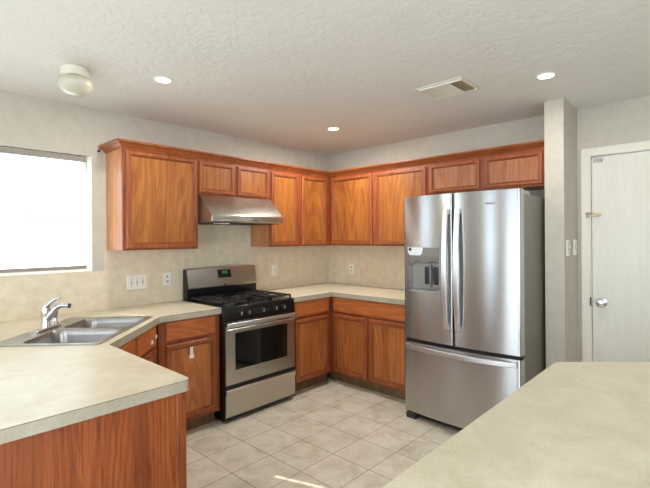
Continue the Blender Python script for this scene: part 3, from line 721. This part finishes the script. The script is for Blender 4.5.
# ------------------------------------------------------------------ switches and outlets
def plate(name, label, cat, loc, rz, W, H, kind, gangs):
    p = thing(name, label, cat, loc, rz)
    m = MB(); m.loft([[(a, y, b) for a, b in rrect(-W / 2 + i, W / 2 - i, -H / 2 + i, H / 2 - i, 0.004)] for y, i in ((-0.0005, 0), (-0.004, 0), (-0.007, 0.004))]); m.build('cover_plate', 'white_plastic', p)
    for k in range(gangs):
        x = (k - (gangs - 1) / 2) * 0.046
        kd = kind[k]
        if kd == 's':
            m = MB(); m.box(x - 0.006, x + 0.006, -0.0085, -0.0068, -0.013, 0.013); m.build('switch_slot', 'slot', p)
            m = MB(); m.prism([(-0.0086, -0.006), (-0.0086, 0.008), (-0.018, 0.011), (-0.018, 0.005)], x - 0.004, x + 0.004, 'x'); m.build('toggle', 'white_plastic', p)
            for s_ in (-1, 1): MB().lathe([(0.004, -0.0068), (0.004, -0.0082), (0, -0.0083)], (x, 0, s_ * 0.030), 'y', 10, (True, False)).build('screw', 'slot', p)
        elif kd == 'r':
            m = MB(); m.box(x - 0.0165, x + 0.0165, -0.0095, -0.0068, -0.033, 0.033); m.build('rocker', 'trim', p, bevel=0.001)
        else:
            for s_ in (-1, 1):
                m = MB(); m.loft([[(x + a, y, s_ * 0.0195 + b) for a, b in rrect(-0.016, 0.016, -0.0135, 0.0135, 0.010)] for y in (-0.0068, -0.0085)]); rc_ = m.build('receptacle', 'trim', p)
                m = MB(); m.box(x - 0.0075, x + 0.0075, -0.0092, -0.0084, s_ * 0.0195 - 0.003, s_ * 0.0195 + 0.007); m.build('slot_face', 'slot', rc_)
    return p
plate('switch_plate', 'white three-gang switch plate on the wall between window and range', 'switch plate', (0.0022, -2.312, 1.108), R90, 0.165, 0.118, 'sss', 3)
plate('wall_outlet', 'white outlet on the left wall just left of the range', 'outlet', (0.0022, -2.052, 1.112), R90, 0.076, 0.118, 'o', 1)
plate('wall_outlet', 'white outlet on the left wall right of the range', 'outlet', (0.0022, -0.846, 1.122), R90, 0.076, 0.118, 'r', 1)
plate('wall_outlet', 'white outlet on the back wall between corner and refrigerator', 'outlet', (0.371, -0.0022, 1.100), 0, 0.076, 0.118, 'o', 1)
plate('switch_plate', 'white switch plate nearer the front edge of the wall stub', 'switch plate', (2.677, -0.292, 1.372), R90, 0.078, 0.118, 's', 1)
plate('switch_plate', 'white switch plate on the wall stub closest to the white door', 'switch plate', (2.677, -0.095, 1.372), R90, 0.078, 0.118, 's', 1)

# ------------------------------------------------------------------ ceiling fittings
def downlight(x, y, label, e=31):
    p = thing('recessed_light', label, 'ceiling light', (x, y, CEIL), 0, 'recessed ceiling lights')
    MB().lathe([(0.046, -0.0005), (0.060, -0.0005), (0.059, -0.003), (0.050, -0.007), (0.046, -0.005)], n=40, caps=(False, False)).build('trim_ring', 'white_plastic', p, smooth=True)
    MB().lathe([(0.0, -0.0045), (0.03, -0.0048), (0.0455, -0.004), (0.0455, -0.0008)], n=40, caps=(False, True)).build('lens', 'lamp_lens', p, smooth=True)
    l = bpy.data.lights.new('downlight_beam', 'AREA'); l.shape = 'DISK'; l.size = 0.085; l.energy = e; l.color = (1.0, 0.96, 0.91)
    o = bpy.data.objects.new('downlight_beam', l); COL.objects.link(o); o.location = (x, y, CEIL - 0.014)
downlight(0.959, -2.555, 'lit recessed light in the ceiling beside the round globe light', 14)
downlight(0.905, -0.895, 'lit recessed light in the ceiling near the room corner')
downlight(2.722, -0.941, 'lit recessed light in the ceiling near the wall stub and door', 9)
gl_ = thing('globe_light', 'small off-white mushroom globe light on the ceiling above the sink', 'ceiling light', (0.76, -2.995, CEIL))
MB().lathe([(0.070, -0.0005), (0.075, -0.004), (0.077, -0.045), (0.070, -0.054)], n=40).build('base', 'vent_paint', gl_, smooth=True)
MB().lathe([(0.066, -0.0545), (0.080, -0.062), (0.091, -0.078), (0.094, -0.095), (0.088, -0.115), (0.073, -0.134), (0.049, -0.149), (0.022, -0.156), (0.0, -0.157)], n=48, caps=(True, False)).build('glass_globe', 'globe', gl_, smooth=True, angle=60)
vt = thing('ceiling_vent', 'cream louvred air vent in the ceiling in front of the refrigerator', 'vent', (2.175, -1.158, CEIL))
W2, H2 = 0.165, 0.142
m = MB(); m.prism([(-W2, -H2), (W2, -H2), (W2, H2), (-W2, H2)], -0.006, -0.0005, 'z', [[(-W2 + .03, -H2 + .03), (W2 - .03, -H2 + .03), (W2 - .03, H2 - .03), (-W2 + .03, H2 - .03)]]); m.build('frame', 'vent_paint', vt)
box('duct_backing', 'vent_dark', vt, -W2 + .03, W2 - .03, -H2 + .03, H2 - .03, -0.003, -0.001)
m = MB(); m.box(-0.066, 0.066, -H2 + 0.030, H2 - 0.030, -0.015, -0.013); m.build('center_plate', 'white_plastic', vt)
for a, b in ((-H2 + 0.020, -H2 + 0.030), (H2 - 0.030, H2 - 0.020)):
    MB().box(-W2 + .015, W2 - .015, a, b, -0.016, -0.0062).build('side_rail', 'white_plastic', vt)
for sx in (-1, 1):
    for k in range(4):
        xx = sx * (0.072 + k * 0.017)
        m = MB(); m.loft([[(xx, y, -0.014), (xx + 0.012, y, -0.0045), (xx + 0.0135, y, -0.0055), (xx + 0.0015, y, -0.015)] for y in (-H2 + 0.03, H2 - 0.03)]); m.build('louver', 'vent_paint' if sx < 0 else 'vent_tan', vt)
